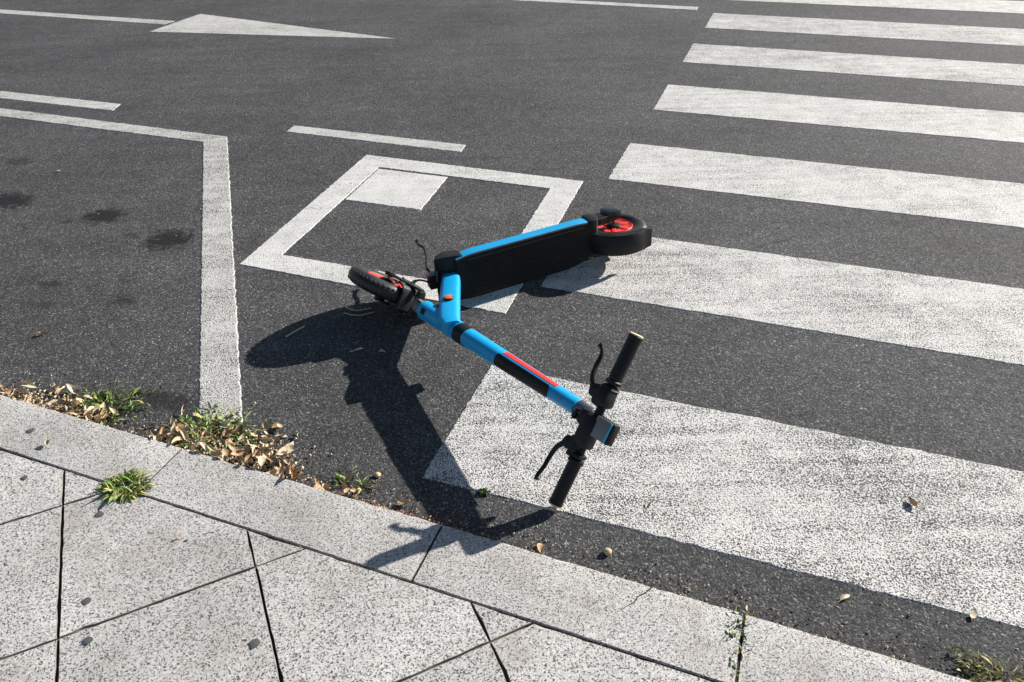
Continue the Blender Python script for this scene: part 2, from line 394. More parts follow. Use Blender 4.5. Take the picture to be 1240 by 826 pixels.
# ------------------------------------------------------------ the pavement: granite slabs on the diagonal
pave = tag(obj("pavement", None), "pavement of square granite slabs laid diagonally", kind='structure')
bm = bmesh.new(); sheet(bm, [W(-R, -R, KERB_Z - .0060), W(R, -R, KERB_Z - .0060), W(R, .70, KERB_Z - .0060), W(-R, .70, KERB_Z - .0060)])
sheet(bm, [W(-12, .66, KERB_Z - .0055), W(12, .66, KERB_Z - .0055), W(12, kerb_out(12) - .012, KERB_Z - .0055), W(-12, kerb_out(-12) - .012, KERB_Z - .0055)])
tag(obj("pavement_bed", mesh_of(bm, "pavement_bed", M['mortar'])), "dark earth bed under the slabs", kind='structure').parent = pave
bm = bmesh.new(); sheet(bm, [W(-R, -R, KERB_Z - .002), W(R, -R, KERB_Z - .002), W(R, -2.2, KERB_Z - .002), W(-R, -2.2, KERB_Z - .002)])
tag(obj("pavement_beyond", mesh_of(bm, "pavement_beyond", M['granite'])), kind='structure').parent = pave

def clip(poly, a, nrm):
    """keep the side where (p-a).nrm >= 0"""
    out = []
    for i in range(len(poly)):
        p, q = poly[i], poly[(i + 1) % len(poly)]
        dp, dq = (p - a).dot(nrm), (q - a).dot(nrm)
        if dp >= 0: out.append(p)
        if dp * dq < 0: out.append(p + (q - p) * (dp / (dp - dq)))
    return out
q = math.sqrt(.5); D1 = Vector((q, -q)); D2 = Vector((-q, -q))       # the two joint directions in (s,t)
P = .5635 * q
O1 = Vector((-1.003, .851)); O2 = Vector((-.832, .848))
ix = (O2 - O1).dot(Vector((q, q)))
# coordinates: a = distance across D1 lines (along (q,q)), b = distance across D2 lines (along (q,-q))
a0 = O1.dot(Vector((q, q))); b0 = O2.dot(Vector((q, -q)))
ka = Vector((0, kerb_in(0) - .0030)); kn = Vector((-.0185, -1)).normalized()
rnd = random.Random(11); cnt = 0
from math import floor
for i in range(-12, 13):
    for j in range(-14, 15):
        g1, g2 = .0019, .0012            # half joints: open along one direction, tight along the other
        al, ah = a0 + i * P + g1, a0 + (i + 1) * P - g1
        bl, bh = b0 + j * P + g2, b0 + (j + 1) * P - g2
        al += rnd.uniform(-.0012, .0012); ah += rnd.uniform(-.0012, .0012)
        def pt(a, b): return Vector((q * (a + b), q * (a - b)))
        poly = [pt(al, bh), pt(ah, bh), pt(ah, bl), pt(al, bl)]
        c = pt((al + ah) / 2, (bl + bh) / 2)
        if c.x < -4.3 or c.x > 3.3 or c.y < -2.0 or c.y > 1.3: continue
        poly = clip(poly, ka, kn)
        if len(poly) < 3: continue
        ar = 0
        for k_ in range(len(poly)): ar += poly[k_].cross(poly[(k_ + 1) % len(poly)]) if False else poly[k_].x * poly[(k_ + 1) % len(poly)].y - poly[(k_ + 1) % len(poly)].x * poly[k_].y
        if abs(ar) < .002: continue
        if ar < 0: poly.reverse()
        near = -2.6 < c.x < 1.4 and c.y > -.1
        pp = []
        for k_ in range(len(poly)):
            p0, p1 = poly[k_], poly[(k_ + 1) % len(poly)]; m_ = max(1, int((p1 - p0).length / .022)) if near else 1
            nn = Vector(((p1 - p0).y, -(p1 - p0).x)).normalized()
            for e_ in range(m_):
                chip = 0 if e_ == 0 else -abs(rnd.gauss(0, .0009)) - (.003 * rnd.random() if rnd.random() < .05 else 0)
                pp.append(p0 + (p1 - p0) * (e_ / m_) + nn * chip)
        wp = [W(p.x, p.y) for p in pp]
        bm = bmesh.new()
        cen = sum(wp, Vector()) / len(wp)
        prism(bm, [Vector((p.x - cen.x, p.y - cen.y)) for p in wp], -.06, 0.0, .0012)
        o = obj("paving_slab", mesh_of(bm, "paving_slab", [M['granite'], M['soiled']]), pave, (cen.x, cen.y, KERB_Z + rnd.uniform(-.0012, .0012)))
        o.rotation_euler = (rnd.uniform(-.002, .002), rnd.uniform(-.002, .002), 0)
# sandy fill lying in the tight joints
bm = bmesh.new()
for j in range(-14, 15):
    b = b0 + j * P; last = None
    for i in range(-160, 90):
        a = a0 + i * .03
        p = Vector((q * (a + b), q * (a - b)))
        if p.y > kerb_in(p.x) - .004 or p.x < -4.3 or p.x > 3.3 or p.y < -2.2: last = None; continue
        z = KERB_Z - .0035 + rnd.uniform(-.002, .0012); e = Vector((q, -q)) * .0035
        cur = [bm.verts.new(W(p.x - e.x, p.y - e.y, z)), bm.verts.new(W(p.x + e.x, p.y + e.y, z))]
        if last: bm.faces.new((last[0], last[1], cur[1], cur[0]))
        last = cur
tag(obj("joint_sand", mesh_of(bm, "joint_sand", M['sand']), pave), kind='stuff')
# flattened old chewing gum spots
def gum(s, t, r, z=KERB_Z + .002):
    bm = bmesh.new(); rn = random.Random(s * 100 + t); ring = []
    c = bm.verts.new(W(s, t, z + .0015))
    for i in range(14):
        a = i / 14 * 2 * math.pi; rr = r * rn.uniform(.72, 1.15)
        ring.append(bm.verts.new(W(s + rr * math.cos(a), t + rr * .85 * math.sin(a), z - .0002)))
    for i in range(14): bm.faces.new((c, ring[i], ring[(i + 1) % 14]))
    obj("gum_spot", mesh_of(bm, "gum_spot", M['gum'], 60), pave)

# ------------------------------------------------------------ camera ray helper used only to turn survey notes into street positions
def survey(x, y, z=0.0):
    """position on level z of a surveyed point (survey sheet units)"""
    f, p, r = 885.4, .62821, -.02676
    dx, dy = (x - 620) / f, -(y - 413) / f
    dx, dy = dx * math.cos(r) - dy * math.sin(r), dx * math.sin(r) + dy * math.cos(r)
    d = Vector((dx, math.cos(p) + dy * math.sin(p), -math.sin(p) + dy * math.cos(p)))
    return Vector((0, 0, 1.4)) + d * ((z - 1.4) / d.z)
def to_st(v): return v.dot(E1), v.dot(E2)
for (x, y, r) in [(37, 522, .011), (121, 623, .012), (105, 729, .012), (309, 779, .013), (107, 776, .010), (30, 579, .009), (226, 655, .005)]:
    s_, t_ = to_st(survey(x, y, KERB_Z)); gum(s_, t_, r)
s_, t_ = to_st(survey(544, 563)); 

# ============================================================ ELECTRIC SCOOTER
ROOT = Vector((0.05, 1.95, 0.0))
Wc = Vector((-.42506, 2.11597, .105))
h = Vector((.440625, .434113, .785745)).normalized()
u = Vector((.610268, -.786780, .092463)); u = (u - h * u.dot(h)).normalized()
F = u.cross(h)
SF = Matrix((h, F, u)).transposed().to_4x4(); SF.translation = Wc        # steering frame: x right, y forward, z up the stem
n_ = Vector((-.0384, .0872, .99545)).normalized()
Fb = Vector((-.915188, -.403028, 0)); Fb = (Fb - n_ * Fb.dot(n_)).normalized()
Ub = n_.cross(Fb)
BF = Matrix((n_, Fb, Ub)).transposed().to_4x4(); BF.translation = Wc     # body frame
scooter = obj("electric_scooter", None, None, ROOT)
tag(scooter, "blue and black electric scooter with red hubs lying on its side across the road markings", "scooter")

def part(name, bm, mat, frame, parent=scooter, smooth=35, label=None):
    me = mesh_of(bm, name, mat, smooth)
    me.transform(Matrix.Translation(-ROOT) @ frame)
    o = obj(name, me, parent)
    if label: o['label'] = label
    return o
def box(bm, c, size, bev=.003, rot=None, seg=2):
    r = bmesh.ops.create_cube(bm, size=1.0); vs = r['verts']
    bmesh.ops.scale(bm, vec=size, verts=vs)
    if bev:
        es = list({e for v in vs for e in v.link_edges})
        rr = bmesh.ops.bevel(bm, geom=es, offset=bev, segments=seg, profile=.5, affect='EDGES')
        vs = list({v for f in rr['faces'] for v in f.verts} | {v for v in vs if v.is_valid})
    if rot is not None: bmesh.ops.rotate(bm, cent=(0, 0, 0), matrix=rot, verts=vs)
    bmesh.ops.translate(bm, vec=c, verts=vs)
    return vs
def basis(d):
    d = d.normalized(); a = Vector((1, 0, 0)) if abs(d.x) < .8 else Vector((0, 1, 0))
    x = a.cross(d).normalized(); return x, d.cross(x)
def tube(bm, pts, rad, seg=14, caps=True, flat=None, rndcap=False):
    pts = [Vector(p) for p in pts]; n = len(pts)
    rad = rad if isinstance(rad, (list, tuple)) else [rad] * n
    if flat is None: flat = 1.0
    prev = None; x, y = basis(pts[1] - pts[0])
    for i, p in enumerate(pts):
        d = (pts[min(i + 1, n - 1)] - pts[max(i - 1, 0)]).normalized()
        x = (x - d * x.dot(d)).normalized(); y = d.cross(x)
        ring = [bm.verts.new(p + (x * math.cos(a) * flat + y * math.sin(a)) * rad[i]) for a in [k_ * 2 * math.pi / seg for k_ in range(seg)]]
        if prev:
            for k_ in range(seg): bm.faces.new((prev[k_], prev[(k_ + 1) % seg], ring[(k_ + 1) % seg], ring[k_]))
        elif caps: bm.faces.new(ring)
        prev = ring
    if caps: bm.faces.new(prev)
def smooth_pts(pts, m=5):
    """Catmull-Rom through the points"""
    P_ = [Vector(p) for p in pts]; P_ = [P_[0] * 2 - P_[1]] + P_ + [P_[-1] * 2 - P_[-2]]; out = []
    for i in range(1, len(P_) - 2):
        a, b, c, d = P_[i - 1:i + 3]
        for k_ in range(m):
            t = k_ / m
            out.append(.5 * ((2 * b) + (c - a) * t + (2 * a - 5 * b + 4 * c - d) * t * t + (3 * b - a - 3 * c + d) * t ** 3))
    out.append(P_[-2]); return out
def lathe(bm, prof, seg=40, closed=False, a0=0.0, a1=2 * math.pi):
    """profile (x along axle, r) turned round local X"""
    full = abs(a1 - a0 - 2 * math.pi) < 1e-6; m = seg if full else seg + 1; rings = []
    for k_ in range(m):
        a = a0 + (a1 - a0) * k_ / seg
        rings.append([bm.verts.new((x, r * math.cos(a), r * math.sin(a))) for x, r in prof])
    for k_ in range(seg):
        A_, B_ = rings[k_], rings[(k_ + 1) % m]
        for j in range(len(prof) - (0 if closed else 1)):
            j2 = (j + 1) % len(prof)
            bm.faces.new((A_[j], B_[j], B_[j2], A_[j2]))
    if not full and closed: bm.faces.new(rings[0]); bm.faces.new(rings[-1])
def shift(bm, v): bmesh.ops.translate(bm, vec=v, verts=bm.verts[:])
def poly_prism_x(bm, yz, x0, x1, bev=.0):
    """prism of a (y,z) outline between two x values"""
    a = [bm.verts.new((x0, y, z)) for y, z in yz]; b = [bm.verts.new((x1, y, z)) for y, z in yz]; n = len(yz)
    f = [bm.faces.new(a), bm.faces.new(b)]
    for i in range(n): f.append(bm.faces.new((a[i], a[(i + 1) % n], b[(i + 1) % n], b[i])))
    if bev:
        es = list({e for ff in f for e in ff.edges})
        bmesh.ops.bevel(bm, geom=es, offset=bev, segments=2, profile=.5, affect='EDGES')
    return f

def wheel(name, frame, centre, label):
    fr = frame @ Matrix.Translation(centre)
    bm = bmesh.new(); lathe(bm, [(-.010, .056), (.010, .056), (.010, .070), (-.010, .070)], 36, True)
    root = part(name, bm, M['black'], fr, label=label)
    # tyre: rounded section with tread grooves
    bm = bmesh.new(); prof = []
    for k_ in range(18):
        a = k_ / 18 * 2 * math.pi; prof.append((.0285 * math.cos(a), .0975 + .0315 * math.sin(a)))
    lathe(bm, prof, 72, True); part("tyre", bm, M['rubber'], fr, root, 60)
    bm = bmesh.new()
    for k_ in range(48):
        a = k_ / 48 * 2 * math.pi
        for sgn in (-1, 1):
            c = Matrix.Rotation(a + (.03 if sgn > 0 else 0), 4, 'X') @ Vector((sgn * .0125, .1240, 0))
            box(bm, c, (.011, .005, .0065), .0008, Matrix.Rotation(a, 3, 'X') @ Matrix.Rotation(.45 * sgn, 3, 'Y'), 1)
    part("tread_blocks", bm, M['rubber'], fr, root, 40)['kind'] = 'stuff'
    # red rim disc with raised spokes, both sides
    bm = bmesh.new()
    for sgn in (-1, 1):
        lathe(bm, [(sgn * .0165, .026), (sgn * .017, .046), (sgn * .0178, .060), (sgn * .021, .066), (sgn * .0225, .0695), (sgn * .020, .0715), (sgn * .010, .074)], 40)
        for k_ in range(6):
            a = k_ / 6 * 2 * math.pi
            c = Matrix.Rotation(a, 4, 'X') @ Vector((sgn * .0160, .044, 0))
            box(bm, c, (.008, .038, .018), .003, Matrix.Rotation(a, 3, 'X'))
    part("rim", bm, M['red'], fr, root)
    bm = bmesh.new(); lathe(bm, [(-.028, 0.001), (-.028, .018), (-.024, .026), (-.014, .029), (.014, .029), (.024, .026), (.028, .018), (.028, .001)], 28)
    part("hub_cap", bm, M['black'], fr, root)
    bm = bmesh.new()
    tube(bm, [(-.052, 0, 0), (.052, 0, 0)], .006, 10); tube(bm, [(.040, 0, 0), (.050, 0, 0)], .0105, 6); tube(bm, [(-.050, 0, 0), (-.040, 0, 0)], .0105, 6)
    part("axle", bm, M['metal'], fr, root)
    return root
wheel("front_wheel", SF, Vector((0, 0, 0)), "front wheel with red rim")
REAR = Vector((0, -.8963, 0.0))
wheel("rear_wheel", BF, REAR, "rear wheel with red rim lying half under its fender")

# --- fork and front fender
bm = bmesh.new()
for sx in (-1, 1):
    poly_prism_x(bm, [(-.015, -.012), (.015, -.012), (.013, .05), (-.018, .160), (-.040, .160), (-.018, .05)], sx * .0445, sx * .0515, .003)
    tube(bm, [(sx * .040, 0, 0), (sx * .053, 0, 0)], .018, 18)
box(bm, (0, -.030, .160), (.094, .030, .020), .008)
part("fork", bm, M['black'], SF)
bm = bmesh.new()
rr = .138
a0, a1 = math.radians(80), math.radians(205)
lathe(bm, [(-.0425, rr - .052), (-.042, rr - .014), (-.035, rr - .002), (0, rr + .003), (.035, rr - .002), (.042, rr - .014), (.0425, rr - .052),
           (.0415, rr - .050), (.041, rr - .016), (.034, rr - .005), (0, rr), (-.034, rr - .005), (-.041, rr - .016), (-.0415, rr - .050)], 40, True, a0, a1)
ff = part("front_fender", bm, M['dusty'], SF, label="glossy dark front fender")
for a in (a0, a1):
    pts = []; bm = bmesh.new()
    for k_ in range(13):
        x = -.0445 + .089 * k_ / 12; r_ = rr + .003 - .052 * (abs(x) / .0445) ** 6
        pts.append((x, r_ * math.cos(a), r_ * math.sin(a)))
    tube(bm, pts, .0035, 8)
    part("fender_lip", bm, M['black'], SF, ff)

# --- head tube, stem
SY = -.030
def stem_tube(name, z0, z1, r0, r1, mat, y=-.030, seg=28, label=None, ch=.0012, flat=1.0):
    bm = bmesh.new()
    tube(bm, [(0, y, z0), (0, y, z0 + ch), (0, y, z1 - ch), (0, y, z1)], [r0 - ch, r0, r1, r1 - ch], seg, flat=flat)
    return part(name, bm, mat, SF, label=label)
stem_tube("headset_collar", .165, .215, .023, .024, M['grey'])
stem_tube("head_tube", .212, .412, .0315, .0308, M['blue'], flat=1.06)
stem_tube("folding_clamp", .410, .458, .0318, .0310, M['black'], flat=1.10, label="black folding clamp round the stem")
stem = stem_tube("stem", .456, .935, .0290, .0222, M['blue'], flat=1.22)
bm = bmesh.new()
box(bm, (0.0, -.068, .435), (.030, .020, .045), .004)
part("clamp_lever", bm, M['black'], SF)
def stem_r(z): return .0290 + (.0222 - .0290) * (z - .456) / .479
def wrap(bm, z0, z1, r, a0, a1, th=.0014, m=14, cut=0.0):
    """thin curved plate wrapped on the stem; angle measured from forward (y) towards right (x)"""
    cols = []
    for k_ in range(m + 1):
        a = math.radians(a0 + (a1 - a0) * k_ / m); d = Vector((math.sin(a), 1.22 * math.cos(a), 0)); oy = Vector((0, SY, 0))
        e = cut * (abs(k_ / m * 2 - 1) ** 4)
        r, rb = stem_r(z0) - .0004, stem_r(z1) - .0004
        cols.append([bm.verts.new(oy + d * (r - .002) + Vector((0, 0, z0 + e))), bm.verts.new(oy + d * (r + th) + Vector((0, 0, z0 + e + .001))),
                     bm.verts.new(oy + d * (rb + th) + Vector((0, 0, z1 - e - .001))), bm.verts.new(oy + d * (rb - .002) + Vector((0, 0, z1 - e)))])
    for a_, b_ in zip(cols, cols[1:]):
        for j in range(3): bm.faces.new((a_[j], b_[j], b_[j + 1], a_[j + 1]))
    bm.faces.new(cols[0]); bm.faces.new(cols[-1])
bm = bmesh.new(); wrap(bm, .620, .842, .0284, -50, 32, .0030, 16, .004); part("stem_sticker", bm, M['black'], SF, stem, 50, "long black sticker on the stem")
bm = bmesh.new(); wrap(bm, .630, .852, .0284, 48, 84, .0011, 8); part("red_strip", bm, M['redtape'], SF, stem, 50)
bm = bmesh.new(); tube(bm, [(0, -.008, .885), (0, -.0010, .885), (0, .0002, .885)], [.0045, .0045, .003], 12); part("bolt", bm, M['metal'], SF, stem)
bm = bmesh.new(); box(bm, (0, .0035, .245), (.020, .006, .02), .002); part("cable_port", bm, M['black'], SF)

# --- handlebar
CZ = 1.018
stem_tube("stem_clamp", .933, .985, .0222, .0205, M['metal'], label="bare metal clamp at the top of the stem")
bm = bmesh.new(); box(bm, (-.014, -.008, .955), (.018, .016, .026), .003); tube(bm, [(-.024, .001, .955), (.004, .001, .955)], .0055, 10)
part("clamp_bolt", bm, M['black'], SF)
bm = bmesh.new(); tube(bm, [(-.226, 0, CZ), (.226, 0, CZ)], .0112, 20)
bar = part("handlebar", bm, M['black'], SF)
bm = bmesh.new(); box(bm, (-.030, .004, CZ - .002), (.085, .044, .046), .010); box(bm, (-.006, -.016, CZ - .028), (.042, .060, .034), .008)
part("bar_mount", bm, M['black'], SF, label="black plastic bar mount joining stem and handlebar")
for sx, x0 in ((1, .098), (-1, .104)):
    bm = bmesh.new(); xs = [x0, x0 + .003, x0 + .010, x0 + .013] ; pts = []; rs = []
    prof = [(x0, .0165), (x0 + .001, .0205), (x0 + .009, .0210), (x0 + .012, .0175)]
    k_ = 0; x = x0 + .014
    while x < .222:
        prof.append((x, .0180 if k_ % 2 else .0172)); x += .0035; k_ += 1
    prof += [(.224, .0186), (.227, .0186), (.2285, .0172)]
    tube(bm, [(sx * p_, 0, CZ) for p_, _ in prof], [r_ for _, r_ in prof], 24)
    g = part("grip", bm, M['black'], SF, bar)
    bm = bmesh.new(); tube(bm, [(sx * .2275, 0, CZ), (sx * .2310, 0, CZ), (sx * .2322, 0, CZ)], [.0176, .0176, .0155], 24)
    part("grip_end", bm, M['foam'], SF, g, label="pale tan end of the handlebar grip")
# brake levers with their clamps
def lever(name, pts, hb, label):
    bm = bmesh.new()
    for (c, sz, bv, ry) in hb: box(bm, c, sz, bv, Matrix.Rotation(ry, 3, 'Y'))
    o = part(name, bm, M['black'], SF, bar, label=label)
    bm = bmesh.new(); sp = smooth_pts(pts, 6); m = len(sp)
    tube(bm, sp, [.0074 - .0020 * min(1, i_ / m * 1.4) + (.0020 if i_ >= m - 3 else 0) for i_ in range(m)], 10, flat=.8)
    part("lever", bm, M['black'], SF, o)
lever("brake_lever", [(.066, .016, CZ - .030), (.090, .020, CZ - .048), (.118, .012, CZ - .060), (.145, .006, CZ - .064), (.160, .002, CZ - .072), (.170, .000, CZ - .086)],
      [((.062, .004, CZ - .004), (.052, .044, .050), .012, .15), ((.068, .012, CZ - .030), (.034, .026, .030), .008, .3), ((.086, .002, CZ), (.02, .040, .040), .010, 0)],
      "upper brake lever bent outward")
lever("brake_lever", [(-.074, .016, CZ - .034), (-.100, .020, CZ - .054), (-.128, .020, CZ - .062), (-.160, .030, CZ - .058), (-.185, .036, CZ - .060), (-.197, .038, CZ - .056)],
      [((-.074, .006, CZ - .016), (.040, .036, .040), .009, -.3), ((-.078, .012, CZ - .036), (.030, .024, .028), .007, -.3), ((-.094, .002, CZ), (.016, .038, .038), .009, 0)],
      "lower brake lever reaching towards the kerb")
# thumb bell / switch below the lower lever
bm = bmesh.new(); box(bm, (-.098, .012, CZ - .014), (.014, .02, .022), .004); part("switch", bm, M['black'], SF, bar)
# display
bm = bmesh.new(); box(bm, (-.006, .006, CZ + .043), (.054, .026, .058), .005)
dsp = part("display", bm, M['black'], SF, bar)
bm = bmesh.new(); box(bm, (-.006, .0195, CZ + .038), (.052, .003, .046), .0012); part("display_face", bm, M['grey'], SF, dsp)
bm = bmesh.new(); box(bm, (-.006, .0202, CZ + .0625), (.050, .003, .0035), .0008); part("display_stripe", bm, M['cyan'], SF, dsp)
# --- body: neck, deck, tail
def dz(y): return .050 + (.088 - .050) * (y + .78) / .53            # deck top height at y
bm = bmesh.new()
def neck_ring(y0, y1, z0, z1, w):
    m = 8; out = []
    c = Vector((0, (y0 + y1) / 2, (z0 + z1) / 2)); ax = Vector((0, y0 - y1, z0 - z1)) / 2
    for k_ in range(24):
        a = k_ / 24 * 2 * math.pi; ca, sa = math.cos(a), math.sin(a)
        e = .55
        out.append(bm.verts.new(c + ax * (abs(ca) ** e) * (1 if ca > 0 else -1) + Vector(((abs(sa) ** e) * (1 if sa > 0 else -1) * w, 0, 0))))
    return out
prev = None
for (y0, y1, z0, z1, w_) in [(-.197, -.262, .026, .036, .0275), (-.169, -.234, .095, .105, .028), (-.129, -.195, .195, .205, .0275),
                             (-.089, -.156, .295, .306, .027), (-.072, -.138, .342, .352, .026), (-.074, -.128, .378, .386, .022)]:
    ring = neck_ring(y0, y1, z0, z1, w_)
    if prev:
        for k_ in range(24): bm.faces.new((prev[k_], prev[(k_ + 1) % 24], ring[(k_ + 1) % 24], ring[k_]))
    else: bm.faces.new(ring)
    prev = ring
bm.faces.new(prev)
neck = part("neck", bm, M['blue'], BF, smooth=50)
bm = bmesh.new(); tube(bm, [(.022, -.142, .248), (.031, -.142, .248), (.0330, -.142, .248)], [.0165, .0165, .015], 24); rf = part("reflector_ring", bm, M['black'], BF, neck)
bm = bmesh.new(); tube(bm, [(.031, -.142, .248), (.0350, -.142, .248), (.0370, -.142, .248)], [.0135, .0128, .006], 24); part("reflector", bm, M['orange'], BF, neck, label="round orange reflector")
bm = bmesh.new(); tube(bm, [(.024, -.212, .072), (.0300, -.212, .072)], .005, 10); part("bolt", bm, M['black'], BF, neck)

# deck frame (blue sides), tapering slightly at both ends
def deck_shell(name, mat, zt, zb, hw, y0, y1, bev, parent=scooter, taper=(1, 1)):
    bm = bmesh.new(); prev = None; N_ = 14
    for i in range(N_ + 1):
        f = i / N_; y = y0 + (y1 - y0) * f
        e = min(1, min(f, 1 - f) * 7); k_ = 1 - (1 - e) ** 2 * .10
        w0 = hw * k_; t_, b_ = dz(y) + zt, dz(y) + zb
        wl = w0 - .024 * max(0, (f - .78) / .22) ** 1.3
        prof = [(-wl, b_ + bev), (-wl, t_ - bev), (-wl + bev, t_), (w0 - bev, t_), (w0, t_ - bev), (w0, b_ + bev), (w0 - bev * 1.6, b_), (-wl + bev * 1.6, b_)]
        ring = [bm.verts.new((x, y, z)) for x, z in prof]
        if prev:
            for j in range(8): bm.faces.new((prev[j], prev[(j + 1) % 8], ring[(j + 1) % 8], ring[j]))
        else: bm.faces.new(ring)
        prev = ring
    bm.faces.new(prev); return part(name, bm, mat, BF, parent)
deck = deck_shell("deck", M['blue'], -.003, -.050, .084, -.235, -.790, .005)
deck_shell("foot_mat", M['mat'], .0025, -.006, .0825, -.232, -.785, .003, deck)
deck_shell("deck_base", M['black'], -.046, -.062, .078, -.24, -.79, .004, deck)
bm = bmesh.new()
for k_ in range(9):
    x = -.064 + .016 * k_; box(bm, (x, -.52, dz(-.52) + .0030), (.006, .50, .0016), .0006, Matrix.Rotation(math.atan(.038 / .53), 3, 'X'), 1)
part("grip_ribs", bm, M['mat'], BF, deck)
# black nose block
bm = bmesh.new()
poly_prism_x(bm, [(-.262, dz(-.262) - .006), (-.262, dz(-.262) - .060), (-.215, .010), (-.178, .030), (-.165, .060), (-.170, .060), (-.198, .070), (-.240, .076)], -.084, .084, .006)
part("deck_nose", bm, M['black'], BF)
bm = bmesh.new(); box(bm, (0, -.156, .044), (.050, .03, .040), .004); box(bm, (0, -.215, .050), (.075, .075, .04), .006)
part("neck_bracket", bm, M['black'], BF)
# tail: black block, rear dropout arms, rear fender
yz = [(-.790, dz(-.79) + .001), (-.790, -.020), (-.835, -.030), (-.905, -.030), (-.922, 0), (-.905, .026), (-.850, .036)]
for x0, x1 in ((.047, .076), (-.076, -.047)):
    bm = bmesh.new(); poly_prism_x(bm, [(y_, z_ * .8) for y_, z_ in yz], x0, x1, .006); part("tail_arm", bm, M['black'], BF)
for sx in (1, -1):
    bm = bmesh.new(); box(bm, (sx * .070, -.884, -.004), (.034, .060, .064), .008); part("axle_cover", bm, M['gloss'], BF)
bm = bmesh.new(); poly_prism_x(bm, [(-.765, dz(-.765) + .004), (-.765, -.016), (-.795, -.014), (-.812, .010), (-.806, .040), (-.795, dz(-.8) + .004)], -.060, .0855, .005)
part("tail_block", bm, M['black'], BF)
bm = bmesh.new(); r2 = .139
# fender turned about the rear axle: from behind the deck over the top and out to a flat flick
ring_prev = None
def fring(y, z, ny, nz, w_, th):
    out = []
    for (x, d) in [(-w_, -.022), (-w_ + .002, -.004), (-w_ + .010, 0), (0, .003), (w_ - .010, 0), (w_ - .002, -.004), (w_, -.022),
                   (w_ - .003, -.022), (w_ - .005, -.006), (w_ - .012, -.003), (0, 0), (-w_ + .012, -.003), (-w_ + .005, -.006), (-w_ + .003, -.022)]:
        d2 = d * th
        out.append(bm.verts.new((x - .006, y + ny * d2, z + nz * d2)))
    return out
path = []
for k_ in range(15):
    a = math.radians(22 + (116 - 22) * k_ / 14)          # measured from forward
    path.append((REAR.y + r2 * math.cos(a), REAR.z + r2 * math.sin(a), math.cos(a), math.sin(a), .041, 1.0))
ly, lz, ny, nz = path[-1][:4]
for k_ in range(1, 5):
    f = k_ / 4; path.append((ly - .029 * f, lz - .004 * f, ny * (1 - f) , 1.0, .041 - .006 * f, 1.0 - .72 * f))
for (y, z, ny, nz, w_, th) in path:
    L2 = math.hypot(ny, nz); ring = fring(y, z, ny / L2, nz / L2, w_, th)
    if ring_prev:
        for j in range(14): bm.faces.new((ring_prev[j], ring_prev[(j + 1) % 14], ring[(j + 1) % 14], ring[j]))
    else: bm.faces.new(ring)
    ring_prev = ring
bm.faces.new(ring_prev)
part("rear_fender", bm, M['black'], BF, label="black rear fender with flat tail")
# kickstand: bent rod beside the nose
bm = bmesh.new()
kp = [(.020, -.165, .050), (.034, -.150, .020), (.040, -.165, -.030), (.040, -.182, -.090), (.040, -.194, -.150), (.040, -.186, -.185), (.040, -.192, -.222)]
tube(bm, smooth_pts(kp, 5), .0045, 10); tube(bm, [(.040, -.190, -.215), (.040, -.193, -.226)], .0065, 10)
ks = part("kickstand", bm, M['black'], BF)
bm = bmesh.new(); box(bm, (.018, -.160, .045), (.03, .035, .03), .005); tube(bm, [(.0, -.168, .06), (.042, -.168, .06)], .007, 12)
part("kickstand_pivot", bm, M['metal'], BF, ks)
# brake cable loop near the fork
bm = bmesh.new(); tube(bm, smooth_pts([(.0, -.150, .06), (.012, -.110, .040), (.02, -.075, .085), (.012, -.062, .15), (.0, -.07, .20)], 6), .0032, 8)
tube(bm, smooth_pts([(-.01, -.155, .05), (.0, -.120, .015), (.01, -.080, .045), (.006, -.060, .12)], 6), .0030, 8)
part("front_cable", bm, M['black'], BF)

# ============================================================ fallen leaves, weeds and crumbs
def leaf_mesh(seed, mat, L=.05, Wd=.026, curl=1.0):
    rn = random.Random(seed); bm = bmesh.new(); m, nn = 7, 5; rows = []
    c1 = rn.uniform(.3, 1.4) * curl; c2 = rn.uniform(-1.2, 1.4) * curl; tw = rn.uniform(-.8, .8) * curl
    for i in range(m + 1):
        f = i / m; wv = Wd * (math.sin(math.pi * min(1, f * 1.02) ** .8) ** .8) * .5 + .0006; row = []
        for j in range(nn):
            g = (j / (nn - 1) * 2 - 1); wobble = rn.uniform(-.0018, .0018) if abs(g) > .9 else 0
            x = g * (wv + wobble); ang = g * c1
            px = math.sin(ang) / max(.3, c1) * wv if abs(c1) > .1 else x
            pz = (1 - math.cos(ang)) / max(.3, c1) * wv * 1.6
            yy = (f - .5) * L; zz = pz + c2 * .35 * L * (f - .5) ** 2 * 2 + rn.uniform(-.0006, .0006)
            a = tw * (f - .5); row.append(bm.verts.new((px * math.cos(a) - zz * math.sin(a), yy, px * math.sin(a) + zz * math.cos(a))))
        rows.append(row)
    for i in range(m):
        for j in range(nn - 1): bm.faces.new((rows[i][j], rows[i][j + 1], rows[i + 1][j + 1], rows[i + 1][j]))
    e = rows[0][nn // 2].co.copy(); tube(bm, [e, e + Vector((.001, -.006, .001)), e + Vector((.003, -.014, .003))], .0005, 5)
    return mesh_of(bm, "dry_leaf", mat, 60)
LV = [leaf_mesh(i, M['leaf'], random.uniform(.034, .050), random.uniform(.020, .030)) for i in range(9)] + \
     [leaf_mesh(40 + i, M['leafpale'], random.uniform(.036, .056), random.uniform(.018, .028)) for i in range(6)]
def place_leaf(x, y, z, sc, rn, me=None, label=None, group=None, name="dry_leaf"):
    o = obj(name, me or rn.choice(LV), None, (x, y, z))
    o.rotation_euler = (rn.gauss(0, .5), rn.gauss(0, .5), rn.uniform(0, 6.28)); o.scale = (sc,) * 3
    tag(o, label, "leaf", group); return o

